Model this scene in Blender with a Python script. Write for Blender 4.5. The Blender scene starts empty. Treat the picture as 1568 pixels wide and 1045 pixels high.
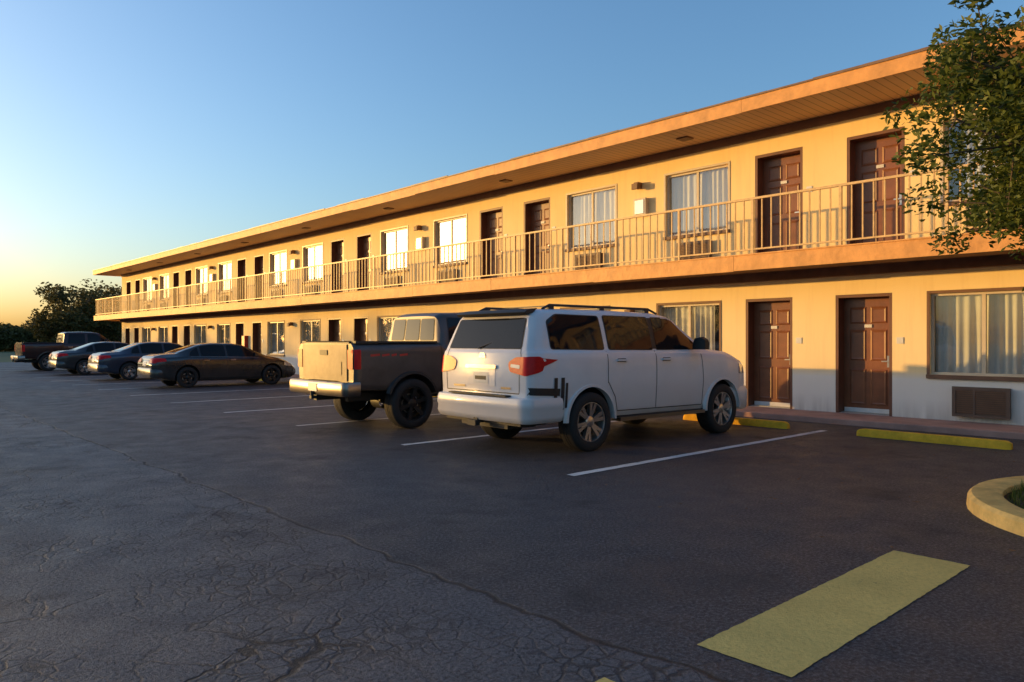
import bpy, bmesh, math, random
import numpy as np
from mathutils import Vector, Matrix, Euler
from mathutils.bvhtree import BVHTree
from mathutils.geometry import delaunay_2d_cdt
random.seed(7); rng=np.random.default_rng(7)
R=math.radians
scene=bpy.context.scene
COL=scene.collection
SUN_AZ=R(-31); SUN_EL=R(4.0)

# ---------------------------------------------------------------- materials
def newmat(name):
    m=bpy.data.materials.new(name); m.use_nodes=True
    nt=m.node_tree; b=nt.nodes['Principled BSDF']; return m,nt,b
def pm(name,col,rough=.6,metal=0.,var=.12,scale=3.,bump=0.,bscale=60.,coat=0.,spec=.5,dirt=None,bdist=.01):
    m,nt,b=newmat(name); N=nt.nodes; L=nt.links
    tc=N.new('ShaderNodeTexCoord')
    n=N.new('ShaderNodeTexNoise'); n.inputs['Scale'].default_value=scale; n.inputs['Detail'].default_value=6; n.inputs['Roughness'].default_value=.65
    L.new(tc.outputs['Object'],n.inputs['Vector'])
    r=N.new('ShaderNodeValToRGB'); r.color_ramp.elements[0].position=.3; r.color_ramp.elements[1].position=.7
    r.color_ramp.elements[0].color=(*[c*(1-var) for c in col],1); r.color_ramp.elements[1].color=(*[min(1,c*(1+var)) for c in col],1)
    L.new(n.outputs['Fac'],r.inputs['Fac'])
    L.new(r.outputs['Color'],b.inputs['Base Color'])
    b.inputs['Roughness'].default_value=rough; b.inputs['Metallic'].default_value=metal
    b.inputs['Coat Weight'].default_value=coat; b.inputs['Coat Roughness'].default_value=.06
    b.inputs['Specular IOR Level'].default_value=spec
    if dirt:
        # road dust on the lower part of a body (object z in metres)
        sp=N.new('ShaderNodeSeparateXYZ'); L.new(tc.outputs['Object'],sp.inputs[0])
        f=N.new('ShaderNodeMapRange'); L.new(sp.outputs[2],f.inputs[0]); f.inputs[1].default_value=.35; f.inputs[2].default_value=1.0; f.inputs[3].default_value=dirt; f.inputs[4].default_value=0
        mu=N.new('ShaderNodeMath'); mu.operation='MULTIPLY'; L.new(f.outputs[0],mu.inputs[0]); L.new(n.outputs['Fac'],mu.inputs[1])
        mx=N.new('ShaderNodeMix'); mx.data_type='RGBA'; L.new(mu.outputs[0],mx.inputs[0]); L.new(r.outputs['Color'],mx.inputs[6]); mx.inputs[7].default_value=(.20,.16,.12,1)
        L.new(mx.outputs[2],b.inputs['Base Color'])
    if bump>0:
        n2=N.new('ShaderNodeTexNoise'); n2.inputs['Scale'].default_value=bscale; n2.inputs['Detail'].default_value=4
        L.new(tc.outputs['Object'],n2.inputs['Vector'])
        bp=N.new('ShaderNodeBump'); bp.inputs['Strength'].default_value=bump; bp.inputs['Distance'].default_value=bdist
        L.new(n2.outputs['Fac'],bp.inputs['Height']); L.new(bp.outputs['Normal'],b.inputs['Normal'])
    return m
def math_node(N,L,op,a,b=None,c=None):
    n=N.new('ShaderNodeMath'); n.operation=op
    for i,v in enumerate((a,b,c)):
        if v is None: continue
        if isinstance(v,(int,float)): n.inputs[i].default_value=v
        else: L.new(v,n.inputs[i])
    return n.outputs[0]
def mixcol(N,L,fac,a,b):
    n=N.new('ShaderNodeMix'); n.data_type='RGBA'
    if isinstance(fac,(int,float)): n.inputs[0].default_value=fac
    else: L.new(fac,n.inputs[0])
    for i,v in ((6,a),(7,b)):
        if isinstance(v,tuple): n.inputs[i].default_value=(*v,1)
        else: L.new(v,n.inputs[i])
    return n.outputs[2]
def noise(N,L,vec,scale,detail=4,rough=.6):
    n=N.new('ShaderNodeTexNoise'); n.inputs['Scale'].default_value=scale; n.inputs['Detail'].default_value=detail; n.inputs['Roughness'].default_value=rough
    L.new(vec,n.inputs['Vector']); return n
def maprange(N,L,v,a,b,c=0.,d=1.):
    n=N.new('ShaderNodeMapRange'); L.new(v,n.inputs[0])
    for i,x in enumerate((a,b,c,d)): n.inputs[i+1].default_value=x
    return n.outputs[0]

def asphalt_mat():
    m,nt,b=newmat('asphalt'); N=nt.nodes; L=nt.links
    geo=N.new('ShaderNodeNewGeometry'); P=geo.outputs['Position']
    sep=N.new('ShaderNodeSeparateXYZ'); L.new(P,sep.inputs[0])
    wob=noise(N,L,P,1.3,3)
    wobx=math_node(N,L,'MULTIPLY_ADD',wob.outputs['Fac'],.35,-.175)
    xs=math_node(N,L,'ADD',sep.outputs[0],wobx)
    old=maprange(N,L,xs,2.95,2.80)            # 1 = old worn lane
    seam=maprange(N,L,math_node(N,L,'ABSOLUTE',math_node(N,L,'SUBTRACT',xs,2.88)),.006,.026,1,0)
    seam=math_node(N,L,'MULTIPLY',seam,maprange(N,L,noise(N,L,P,5,3).outputs['Fac'],.30,.45))
    big=noise(N,L,P,.35,5); med=noise(N,L,P,2.2,6,.7); fine=noise(N,L,P,42,4,.8); speck=noise(N,L,P,130,2)
    def warped(sc,amp):
        wn=noise(N,L,P,sc,4); vm=N.new('ShaderNodeVectorMath'); vm.operation='MULTIPLY_ADD'
        L.new(wn.outputs['Color'],vm.inputs[0]); vm.inputs[1].default_value=(amp,amp,0); L.new(P,vm.inputs[2])
        flat=N.new('ShaderNodeVectorMath'); flat.operation='MULTIPLY'; L.new(vm.outputs[0],flat.inputs[0]); flat.inputs[1].default_value=(1,1,0)
        return flat.outputs[0]
    def crack(vec,scale,w,lo,hi,seedscale):
        v=N.new('ShaderNodeTexVoronoi'); v.feature='DISTANCE_TO_EDGE'; v.inputs['Scale'].default_value=scale; L.new(vec,v.inputs['Vector'])
        c=maprange(N,L,v.outputs['Distance'],w*.25,w,1,0)
        msk=maprange(N,L,noise(N,L,P,seedscale,2).outputs['Fac'],lo,hi)
        return math_node(N,L,'MULTIPLY',c,msk)
    c1=crack(warped(2.2,.5),.75,.015,.46,.56,.33)
    c2=crack(warped(7,.09),8.5,.09,.42,.60,.7)
    c3=crack(warped(4,.2),2.6,.03,.46,.60,.9)
    c2=math_node(N,L,'MULTIPLY',c2,math_node(N,L,'MULTIPLY_ADD',old,.60,.03))
    c3=math_node(N,L,'MULTIPLY',c3,math_node(N,L,'MULTIPLY_ADD',old,.60,.15))
    c1=math_node(N,L,'MULTIPLY',c1,math_node(N,L,'MULTIPLY_ADD',old,.7,.3))
    cr=math_node(N,L,'MAXIMUM',math_node(N,L,'MAXIMUM',c1,math_node(N,L,'MAXIMUM',c2,c3)),seam)
    new=mixcol(N,L,maprange(N,L,big.outputs['Fac'],.35,.65),(.030,.028,.033),(.052,.047,.052))
    oldc=mixcol(N,L,maprange(N,L,big.outputs['Fac'],.35,.65),(.064,.068,.080),(.105,.110,.125))
    c=mixcol(N,L,old,new,oldc)
    c=mixcol(N,L,maprange(N,L,med.outputs['Fac'],.3,.75,0,.35),c,(.078,.077,.082))
    c=mixcol(N,L,maprange(N,L,fine.outputs['Fac'],.50,.62,0,.6),c,(.19,.19,.20))
    c=mixcol(N,L,maprange(N,L,fine.outputs['Fac'],.48,.36,0,.92),c,(.006,.006,.007))
    st=maprange(N,L,noise(N,L,P,1.1,3).outputs['Fac'],.60,.72,0,.55)
    c=mixcol(N,L,st,c,(.015,.014,.015))
    # square utility patch lines in the newer surface
    pt=maprange(N,L,noise(N,L,P,.55,1).outputs['Fac'],.595,.605,0,.30); c=mixcol(N,L,pt,c,(.024,.022,.024))
    c=mixcol(N,L,cr,c,(.005,.005,.006))
    L.new(c,b.inputs['Base Color'])
    rg=maprange(N,L,med.outputs['Fac'],.3,.7,.45,.75); L.new(rg,b.inputs['Roughness'])
    b.inputs['Specular IOR Level'].default_value=.45
    h=math_node(N,L,'MULTIPLY_ADD',fine.outputs['Fac'],1.3,math_node(N,L,'MULTIPLY',med.outputs['Fac'],.3))
    h=math_node(N,L,'MULTIPLY_ADD',speck.outputs['Fac'],.3,h)
    h=math_node(N,L,'MULTIPLY_ADD',cr,-1.0,h)
    bp=N.new('ShaderNodeBump'); bp.inputs['Strength'].default_value=1.; bp.inputs['Distance'].default_value=.016
    L.new(h,bp.inputs['Height']); L.new(bp.outputs['Normal'],b.inputs['Normal'])
    return m
def paint_line_mat(name,col,wear=.5):
    m,nt,b=newmat(name); N=nt.nodes; L=nt.links
    geo=N.new('ShaderNodeNewGeometry'); P=geo.outputs['Position']
    n1=noise(N,L,P,26,6,.75); n2=noise(N,L,P,2.2,4)
    f=math_node(N,L,'MULTIPLY_ADD',n2.outputs['Fac'],.5,math_node(N,L,'MULTIPLY',n1.outputs['Fac'],.6))
    f=maprange(N,L,f,wear-.04,wear+.06,1,0)
    c=mixcol(N,L,maprange(N,L,n2.outputs['Fac'],.3,.7),tuple(x*.8 for x in col),col)
    c=mixcol(N,L,maprange(N,L,n1.outputs['Fac'],.47,.6,0,.35),c,tuple(x*.55 for x in col))
    c=mixcol(N,L,f,c,(.05,.048,.045))
    L.new(c,b.inputs['Base Color']); b.inputs['Roughness'].default_value=.8; b.inputs['Specular IOR Level'].default_value=.25
    bp=N.new('ShaderNodeBump'); bp.inputs['Strength'].default_value=.8; bp.inputs['Distance'].default_value=.01
    n3=noise(N,L,P,48,4,.75); L.new(n3.outputs['Fac'],bp.inputs['Height']); L.new(bp.outputs['Normal'],b.inputs['Normal'])
    return m
def wall_mat():
    m,nt,b=newmat('stucco'); N=nt.nodes; L=nt.links
    geo=N.new('ShaderNodeNewGeometry'); P=geo.outputs['Position']
    sep=N.new('ShaderNodeSeparateXYZ'); L.new(P,sep.inputs[0])
    n1=noise(N,L,P,.9,5); n2=noise(N,L,P,45,4); 
    mp=N.new('ShaderNodeVectorMath'); mp.operation='MULTIPLY'; L.new(P,mp.inputs[0]); mp.inputs[1].default_value=(1,6,.5)
    n3=noise(N,L,mp.outputs[0],1.2,4)
    c=mixcol(N,L,maprange(N,L,n1.outputs['Fac'],.3,.7),(.93,.68,.31),(.97,.74,.37))  # sunset's orange cast mixed into the sunlit wall's base colour
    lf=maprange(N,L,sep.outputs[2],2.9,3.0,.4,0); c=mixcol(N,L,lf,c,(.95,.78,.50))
    c=mixcol(N,L,maprange(N,L,n3.outputs['Fac'],.5,.75,0,.2),c,(.64,.42,.20))
    low=maprange(N,L,sep.outputs[2],.80,.95,1,0)
    low=math_node(N,L,'MULTIPLY',low,.85); c=mixcol(N,L,low,c,(.84,.80,.76))  # pale tone painted below the shadow line, as the shaded wall
    base=math_node(N,L,'MULTIPLY',maprange(N,L,sep.outputs[2],.1,.45,.6,0),maprange(N,L,n3.outputs['Fac'],.3,.7)); c=mixcol(N,L,base,c,(.38,.30,.24))
    L.new(c,b.inputs['Base Color']); b.inputs['Roughness'].default_value=.85
    bp=N.new('ShaderNodeBump'); bp.inputs['Strength'].default_value=.35; bp.inputs['Distance'].default_value=.008
    L.new(n2.outputs['Fac'],bp.inputs['Height']); L.new(bp.outputs['Normal'],b.inputs['Normal'])
    return m
def soffit_mat():
    m,nt,b=newmat('soffit'); N=nt.nodes; L=nt.links
    geo=N.new('ShaderNodeNewGeometry'); P=geo.outputs['Position']
    sep=N.new('ShaderNodeSeparateXYZ'); L.new(P,sep.inputs[0])
    fr=math_node(N,L,'FRACT',math_node(N,L,'MULTIPLY',sep.outputs[1],1/.16))
    g=maprange(N,L,fr,.0,.16,1,0)
    n1=noise(N,L,P,1.2,4)
    c=mixcol(N,L,n1.outputs['Fac'],(.58,.36,.18),(.70,.46,.25)); c=mixcol(N,L,g,c,(.14,.08,.04))
    L.new(c,b.inputs['Base Color']); b.inputs['Roughness'].default_value=.6
    return m
def glass_mat():
    m=bpy.data.materials.new('window_glass'); m.use_nodes=True; nt=m.node_tree; N=nt.nodes; L=nt.links
    N.remove(N['Principled BSDF']); out=N['Material Output']
    t=N.new('ShaderNodeBsdfTransparent'); t.inputs[0].default_value=(.80,.84,.84,1)
    g=N.new('ShaderNodeBsdfGlossy'); g.inputs['Roughness'].default_value=.03; g.inputs[0].default_value=(.85,.85,.85,1)
    lw=N.new('ShaderNodeLayerWeight'); lw.inputs[0].default_value=.25
    f=maprange(N,L,lw.outputs['Fresnel'],0,1,.12,.50)
    mx=N.new('ShaderNodeMixShader'); L.new(f,mx.inputs[0]); L.new(t.outputs[0],mx.inputs[1]); L.new(g.outputs[0],mx.inputs[2])
    tc=N.new('ShaderNodeNewGeometry'); n=noise(N,L,tc.outputs['Position'],1.5,2)
    bp=N.new('ShaderNodeBump'); bp.inputs['Strength'].default_value=.15; bp.inputs['Distance'].default_value=.02
    L.new(n.outputs['Fac'],bp.inputs['Height']); L.new(bp.outputs['Normal'],g.inputs['Normal'])
    L.new(mx.outputs[0],out.inputs[0]); return m
def leaf_mat(name,c1,c2):
    m,nt,b=newmat(name); N=nt.nodes; L=nt.links
    geo=N.new('ShaderNodeNewGeometry')
    n=noise(N,L,geo.outputs['Position'],1.6,3)
    f=math_node(N,L,'MULTIPLY_ADD',geo.outputs['Random Per Island'],.6,math_node(N,L,'MULTIPLY_ADD',n.outputs['Fac'],1.2,-.4))
    c=mixcol(N,L,f,c1,c2); L.new(c,b.inputs['Base Color']); b.inputs['Roughness'].default_value=.6; b.inputs['Specular IOR Level'].default_value=.3
    tr=N.new('ShaderNodeBsdfTranslucent'); L.new(c,tr.inputs[0])
    mx=N.new('ShaderNodeMixShader'); mx.inputs[0].default_value=.35
    L.new(b.outputs[0],mx.inputs[1]); L.new(tr.outputs[0],mx.inputs[2]); L.new(mx.outputs[0],N['Material Output'].inputs[0])
    return m
def grass_mat():
    m,nt,b=newmat('grass'); N=nt.nodes; L=nt.links
    geo=N.new('ShaderNodeNewGeometry'); P=geo.outputs['Position']
    c=mixcol(N,L,noise(N,L,P,.15,5).outputs['Fac'],(.05,.085,.02),(.12,.13,.04))
    c=mixcol(N,L,noise(N,L,P,12,5).outputs['Fac'],c,(.08,.10,.03))
    L.new(c,b.inputs['Base Color']); b.inputs['Roughness'].default_value=.9
    return m
M={}
M['asphalt']=asphalt_mat(); M['white_line']=paint_line_mat('white_line_paint',(.76,.74,.70),.44); M['yellow_line']=paint_line_mat('yellow_line_paint',(.80,.55,.16),.37)
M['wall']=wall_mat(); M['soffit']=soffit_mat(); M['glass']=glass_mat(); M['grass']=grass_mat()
M['fascia']=pm('fascia_paint',(.72,.34,.09),.6,var=.22,scale=2.5,bump=.5,bscale=7,bdist=.02)
M['drip']=pm('drip_edge',(.20,.11,.05),.5,var=.3)
M['roofing']=pm('roof_membrane',(.25,.23,.2),.9)
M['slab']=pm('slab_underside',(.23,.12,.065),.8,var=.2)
M['balc_floor']=pm('balcony_floor',(.42,.34,.25),.8)
M['rail']=pm('rail_paint',(.70,.46,.19),.5,var=.2,scale=8)
M['door']=pm('door_paint',(.22,.078,.032),.42,var=.2,scale=4)
M['doorframe']=pm('door_frame',(.16,.065,.035),.5,var=.2)
M['trim']=pm('brown_trim',(.18,.09,.05),.6,var=.2)
M['frame']=pm('window_frame_white',(.62,.52,.38),.45,var=.1)
M['curtain']=pm('curtain',(.70,.66,.60),.9,var=.08)
M['dark']=pm('dark_interior',(.02,.02,.02),.9)
M['acm']=pm('ac_grille',(.13,.075,.05),.55,var=.2)
M['sidewalk']=pm('sidewalk_concrete',(.40,.23,.18),.85,var=.25,scale=2.,bump=.3,bscale=50)
M['kerb']=pm('kerb_yellow',(.76,.50,.16),.8,var=.28,scale=5,bump=.6,bscale=35,spec=.25)
M['stop']=pm('wheel_stop_yellow',(.80,.44,.03),.75,var=.25,scale=6,bump=.5,bscale=40,spec=.25)
M['steel']=pm('steel',(.45,.44,.42),.35,metal=1.)
M['white']=pm('white_plastic',(.7,.68,.64),.5)
M['bark']=pm('bark',(.10,.075,.055),.9,var=.35,scale=12,bump=.8,bscale=25)
M['soil']=pm('mulch',(.06,.045,.03),.95,var=.4,scale=20,bump=1.,bscale=30)
M['leaf_near']=leaf_mat('leaf_near',(.022,.050,.008),(.14,.17,.03))
M['leaf_far']=leaf_mat('leaf_far',(.035,.042,.014),(.14,.115,.035))
M['litter']=pm('leaf_litter',(.14,.08,.035),.9,var=.4,scale=9)
# vehicle
M['p_white']=pm('paint_white',(.74,.715,.71),.34,var=.05,scale=2,coat=.35,dirt=.7)
M['p_grey']=pm('paint_grey_metallic',(.085,.068,.060),.42,metal=.2,var=.2,scale=3,coat=.2,dirt=.6)
M['p_black']=pm('paint_black',(.012,.012,.014),.25,var=.2,coat=.5,dirt=.25)
M['p_blue']=pm('paint_blue',(.022,.032,.060),.28,metal=.3,var=.1,coat=.5,dirt=.25)
M['p_slate']=pm('paint_slate',(.026,.028,.033),.28,metal=.3,var=.1,coat=.5,dirt=.25)
M['p_maroon']=pm('paint_maroon',(.030,.009,.009),.32,metal=.1,var=.1,coat=.35,dirt=.25)
M['p_tailgate']=pm('paint_tailgate',(.13,.105,.085),.46,metal=.2,var=.3,scale=3,coat=0,spec=.25)
M['cglass']=pm('car_glass',(.010,.012,.014),.04,var=.1,spec=.22)
M['rubber']=pm('tyre_rubber',(.018,.017,.017),.8,var=.2,bump=.4,bscale=30)
M['plastic']=pm('black_plastic',(.02,.02,.02),.55)
M['chrome']=pm('chrome',(.26,.23,.20),.32,metal=1.,var=.1)
M['alloy']=pm('alloy_wheel',(.50,.48,.46),.28,metal=.9,var=.08)
M['blackalloy']=pm('black_wheel',(.02,.02,.02),.35,metal=.3)
M['red']=pm('red_lens',(.60,.008,.010),.35,var=.15,scale=20,coat=0,spec=.25)
M['clear']=pm('clear_lens',(.55,.55,.55),.1,metal=.5,coat=1.)
M['amber']=pm('plate',(.62,.62,.60),.4)
M['fire']=pm('red_cabinet',(.5,.03,.02),.4)

# ---------------------------------------------------------------- mesh builder
class MB:
    def __init__(s): s.v=[];s.f=[];s.m=[]
    def box(s,x0,x1,y0,y1,z0,z1,mi=0):
        b=len(s.v)
        s.v+=[(x0,y0,z0),(x1,y0,z0),(x1,y1,z0),(x0,y1,z0),(x0,y0,z1),(x1,y0,z1),(x1,y1,z1),(x0,y1,z1)]
        for q in ((0,3,2,1),(4,5,6,7),(0,1,5,4),(1,2,6,5),(2,3,7,6),(3,0,4,7)): s.f.append(tuple(b+i for i in q)); s.m.append(mi)
    def quad(s,pts,mi=0):
        b=len(s.v); s.v+=[tuple(p) for p in pts]; s.f.append(tuple(range(b,b+len(pts)))); s.m.append(mi)
    def grid(s,rows,mi=0,close=False):
        b=len(s.v); n=len(rows[0])
        for r in rows: s.v+=[tuple(p) for p in r]
        for i in range(len(rows)-1):
            for j in range(n-1 if not close else n):
                k=(j+1)%n
                s.f.append((b+i*n+j,b+i*n+k,b+(i+1)*n+k,b+(i+1)*n+j)); s.m.append(mi)
    def lathe(s,prof,center,seg=36,mi=0,flip=1):
        rows=[]
        for (r,y) in prof:
            rows.append([(center[0]+r*math.cos(2*math.pi*k/seg),center[1]+y*flip,center[2]+r*math.sin(2*math.pi*k/seg)) for k in range(seg)])
        s.grid(rows,mi,close=True)
    def tube(s,pts,radii,seg=8,mi=0):
        rows=[]
        for i,p in enumerate(pts):
            p=Vector(p); a=Vector(pts[max(0,i-1)]); c=Vector(pts[min(len(pts)-1,i+1)])
            d=(c-a).normalized(); u=d.cross(Vector((0,0,1)))
            if u.length<.05: u=d.cross(Vector((0,1,0)))
            u.normalize(); w=d.cross(u)
            rows.append([p+(u*math.cos(2*math.pi*k/seg)+w*math.sin(2*math.pi*k/seg))*radii[i] for k in range(seg)])
        s.grid(rows,mi,close=True)
    def obj(s,name,mats,parent=None,smooth=None,bevel=0,loc=None,recalc=True):
        me=bpy.data.meshes.new(name); me.from_pydata([tuple(p) for p in s.v],[],s.f)
        for m in mats: me.materials.append(M[m])
        me.polygons.foreach_set('material_index',s.m)
        if recalc:
            bm=bmesh.new(); bm.from_mesh(me)
            if smooth: bmesh.ops.remove_doubles(bm,verts=bm.verts,dist=1e-5)
            bmesh.ops.recalc_face_normals(bm,faces=bm.faces); bm.to_mesh(me); bm.free()
        if smooth:
            me.polygons.foreach_set('use_smooth',[True]*len(me.polygons)); me.set_sharp_from_angle(angle=R(smooth))
        o=bpy.data.objects.new(name,me); COL.objects.link(o)
        if parent: o.parent=parent
        if loc: o.location=loc
        if bevel:
            bv=o.modifiers.new('bevel','BEVEL'); bv.width=bevel; bv.segments=2; bv.limit_method='ANGLE'
        return o
def empty(name,loc=(0,0,0),rz=0):
    e=bpy.data.objects.new(name,None); COL.objects.link(e); e.location=loc; e.rotation_euler=(0,0,rz); e.empty_display_size=.3; return e

# ---------------------------------------------------------------- world, sun, camera
w=bpy.data.worlds.new('World'); scene.world=w; w.use_nodes=True
nt=w.node_tree; bg=nt.nodes['Background']; sky=nt.nodes.new('ShaderNodeTexSky'); sky.sky_type='NISHITA'; sky.sun_disc=False
sky.sun_elevation=SUN_EL; sky.sun_rotation=SUN_AZ; sky.air_density=1.0; sky.dust_density=2.2; sky.ozone_density=3.0
nt.links.new(sky.outputs[0],bg.inputs[0]); bg.inputs[1].default_value=.50
sd=bpy.data.lights.new('sun','SUN'); sd.energy=5; sd.angle=R(.6); sd.color=(1,.56,.14)
so=bpy.data.objects.new('sun',sd); COL.objects.link(so)
sdir=Vector((math.sin(SUN_AZ)*math.cos(SUN_EL),math.cos(SUN_AZ)*math.cos(SUN_EL),math.sin(SUN_EL)))
so.rotation_euler=sdir.to_track_quat('Z','Y').to_euler(); so.location=sdir*50
cam=bpy.data.cameras.new('camera'); co=bpy.data.objects.new('camera',cam); COL.objects.link(co)
co.location=(0,0,1.5); co.rotation_euler=(R(90),0,R(-42.4)); cam.sensor_width=36; cam.lens=26.3; cam.clip_end=5000; cam.clip_start=.05
scene.camera=co
scene.view_settings.view_transform='Standard'; scene.view_settings.look='None'; scene.view_settings.exposure=0

# ---------------------------------------------------------------- ground
g=MB(); g.quad([(-1500,-1500,-.008),(1500,-1500,-.008),(1500,2500,-.008),(-1500,2500,-.008)]); g.obj('ground',['grass'])
g=MB(); g.quad([(-45,-40,0),(13.4,-40,0),(13.4,63,0),(-45,63,0)]); g.obj('parking_lot',['asphalt'])
g=MB(); g.box(13.4,14.62,-25,57,-.05,.10); g.obj('sidewalk',['sidewalk'],bevel=.015)
def ragged_rect(x0,x1,y0,y1,z,amp=.012,step=.12,mi=0,mb=None):
    mb=mb or MB(); pts=[]
    def edge(ax,ay,bx,by):
        n=max(2,int(math.hypot(bx-ax,by-ay)/step))
        for i in range(n):
            t=i/n; pts.append((ax+(bx-ax)*t+random.uniform(-amp,amp),ay+(by-ay)*t+random.uniform(-amp,amp),z))
    edge(x0,y0,x1,y0);edge(x1,y0,x1,y1);edge(x1,y1,x0,y1);edge(x0,y1,x0,y0)
    mb.quad(pts,mi); return mb
lines=MB()
for i in range(0,17):
    y=5.72+3.3*i
    ragged_rect(6.1,12.3,y-.06,y+.06,.004,.005,.1,mb=lines)
lines.obj('parking_line_markings',['white_line'],recalc=False)
ym=MB(); ragged_rect(3.16,5.62,1.62,2.11,.004,.0035,.035,mb=ym); ragged_rect(.05,2.55,1.70,2.18,.004,.0035,.035,mb=ym); ym.obj('yellow_road_marking',['yellow_line'],recalc=False)
def wheel_stop(yc,xc=12.08,L=2.1,rz=0):
    mb=MB(); rows=[]
    prof=[(-.085,0),(-.08,.05),(-.05,.115),(.05,.115),(.08,.05),(.085,0)]
    for y,s in ((-L/2,.6),(-L/2+.05,.95),(-L/2+.1,1),(0,1),(L/2-.1,1),(L/2-.05,.95),(L/2,.6)):
        rows.append([(p[0]*s,y,p[1]*(s if s>.9 else .7)) for p in prof])
    mb.grid(rows); mb.quad(rows[0]); mb.quad(rows[-1])
    o=mb.obj('wheel_stop',['stop'],smooth=35,loc=(xc,yc,.001)); o.rotation_euler=(0,0,rz); return o
for i in range(-2,14): wheel_stop(4.02+3.3*i-.02*(i%3),12.06+.04*(i%2),rz=R(random.uniform(-1,1)))
lt=MB()
for i in range(420):
    if random.random()<.55: x,y=random.uniform(5.5,13.3),random.gauss(1.8,2.2)
    else: x,y=13.3-abs(random.gauss(0,.35)),random.uniform(-3,30)
    if (x-8.2)**2+(y-.55)**2<1.9**2: continue
    a=random.uniform(0,6.28); s=random.uniform(.012,.032); ca,sa=math.cos(a)*s,math.sin(a)*s
    lt.quad([(x-ca,y-sa,.006+random.uniform(0,.01)),(x+sa*.5,y-ca*.5,.006),(x+ca,y+sa,.006+random.uniform(0,.012)),(x-sa*.5,y+ca*.5,.006)])
lt.obj('fallen_leaves',['litter'],recalc=False)

isl=empty('planted_island',(8.2,0,0))
def isl_outline(r,yc=.55,yb=-7):
    pts=[(r*math.cos(a),yc+r*math.sin(a)) for a in np.linspace(0,math.pi,25)]
    pts+= [(r*math.cos(a),yb+r*math.sin(a)) for a in np.linspace(math.pi,2*math.pi,25)]
    return pts
mb=MB(); rows=[]
for r,z in ((1.78,-.02),(1.77,.10),(1.74,.13),(1.54,.135),(1.50,.12),(1.50,-.02)):
    rows.append([(x,y,z) for x,y in isl_outline(r)])
mb.grid(rows,close=True); mb.obj('kerb',['kerb'],isl,smooth=40)
mb=MB(); mb.quad([(x,y,.07) for x,y in isl_outline(1.51)]); mb.obj('soil',['soil'],isl,recalc=False)
mb=MB()
for i in range(9000):
    a=random.uniform(0,2*math.pi); rr=1.47*math.sqrt(random.random()); x=rr*math.cos(a); y=.55+rr*math.sin(a) if random.random()<.6 else random.uniform(-7,.55)
    if y<.55: x=random.uniform(-1.46,1.46)
    h=random.uniform(.04,.13); ang=random.uniform(0,6.28); dx,dy=math.cos(ang)*.006,math.sin(ang)*.006; lx,ly=random.uniform(-.04,.04),random.uniform(-.04,.04)
    mb.quad([(x-dx,y-dy,.07),(x+dx,y+dy,.07),(x+lx,y+ly,.07+h)])
mb.obj('grass_blades',['leaf_near'],isl,recalc=False)

# ---------------------------------------------------------------- building
B=empty('motel_building')
D=14.6; Y0=-24.; Y1=55.05; ZR=5.95; DEP=.38
P0=6.79; PER=9.15
ks=[k for k in range(-3,6)]
ops={0:[],1:[]}
for fl,(off,zf) in enumerate(((.22,.10),(0.,3.15))):
    for k in ks:
        c=P0+off+PER*k
        for s in (-1,1):
            yd=c+s*.975
            if Y0+1<yd<Y1-.8: ops[fl].append(('door',yd-.53,yd+.53,zf,zf+2.30))
            yw=c+s*2.98
            if Y0+1.2<yw<Y1-1: ops[fl].append(('win',yw-.83,yw+.83,zf+.80,zf+2.25))
wall=MB()
def wall_floor(ol,z0,z1):
    ys=sorted(set([Y0,Y1]+[o[1] for o in ol]+[o[2] for o in ol]))
    for a,b in zip(ys[:-1],ys[1:]):
        m=(a+b)/2; hit=[o for o in ol if o[1]<m<o[2]]
        if not hit: wall.quad([(D,a,z0),(D,a,z1),(D,b,z1),(D,b,z0)])
        else:
            o=hit[0]
            wall.quad([(D,a,o[4]),(D,a,z1),(D,b,z1),(D,b,o[4])])
            if o[3]>z0+.01: wall.quad([(D,a,z0),(D,a,o[3]),(D,b,o[3]),(D,b,z0)])
            wall.quad([(D,a,o[3]),(D+DEP,a,o[3]),(D+DEP,a,o[4]),(D,a,o[4])])
            wall.quad([(D,b,o[3]),(D,b,o[4]),(D+DEP,b,o[4]),(D+DEP,b,o[3])])
            wall.quad([(D,a,o[4]),(D,b,o[4]),(D+DEP,b,o[4]),(D+DEP,a,o[4])])
            wall.quad([(D,a,o[3]),(D+DEP,a,o[3]),(D+DEP,b,o[3]),(D,b,o[3])])
            wall.quad([(D+DEP,a,o[3]),(D+DEP,b,o[3]),(D+DEP,b,o[4]),(D+DEP,a,o[4])],1)
wall_floor(ops[0],.10,3.0); wall_floor(ops[1],3.15,ZR)
wall.quad([(D,Y0,3.0),(D,Y1,3.0),(D,Y1,3.15),(D,Y0,3.15)])
for y in (Y0,Y1): wall.quad([(D,y,0),(25,y,0),(25,y,ZR),(D,y,ZR)])
wall.quad([(25,Y0,0),(25,Y1,0),(25,Y1,ZR),(25,Y0,ZR)])
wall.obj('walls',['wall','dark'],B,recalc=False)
doors=MB(); win=MB(); gl=MB(); cur=MB(); ac=MB(); hw=MB()
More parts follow.
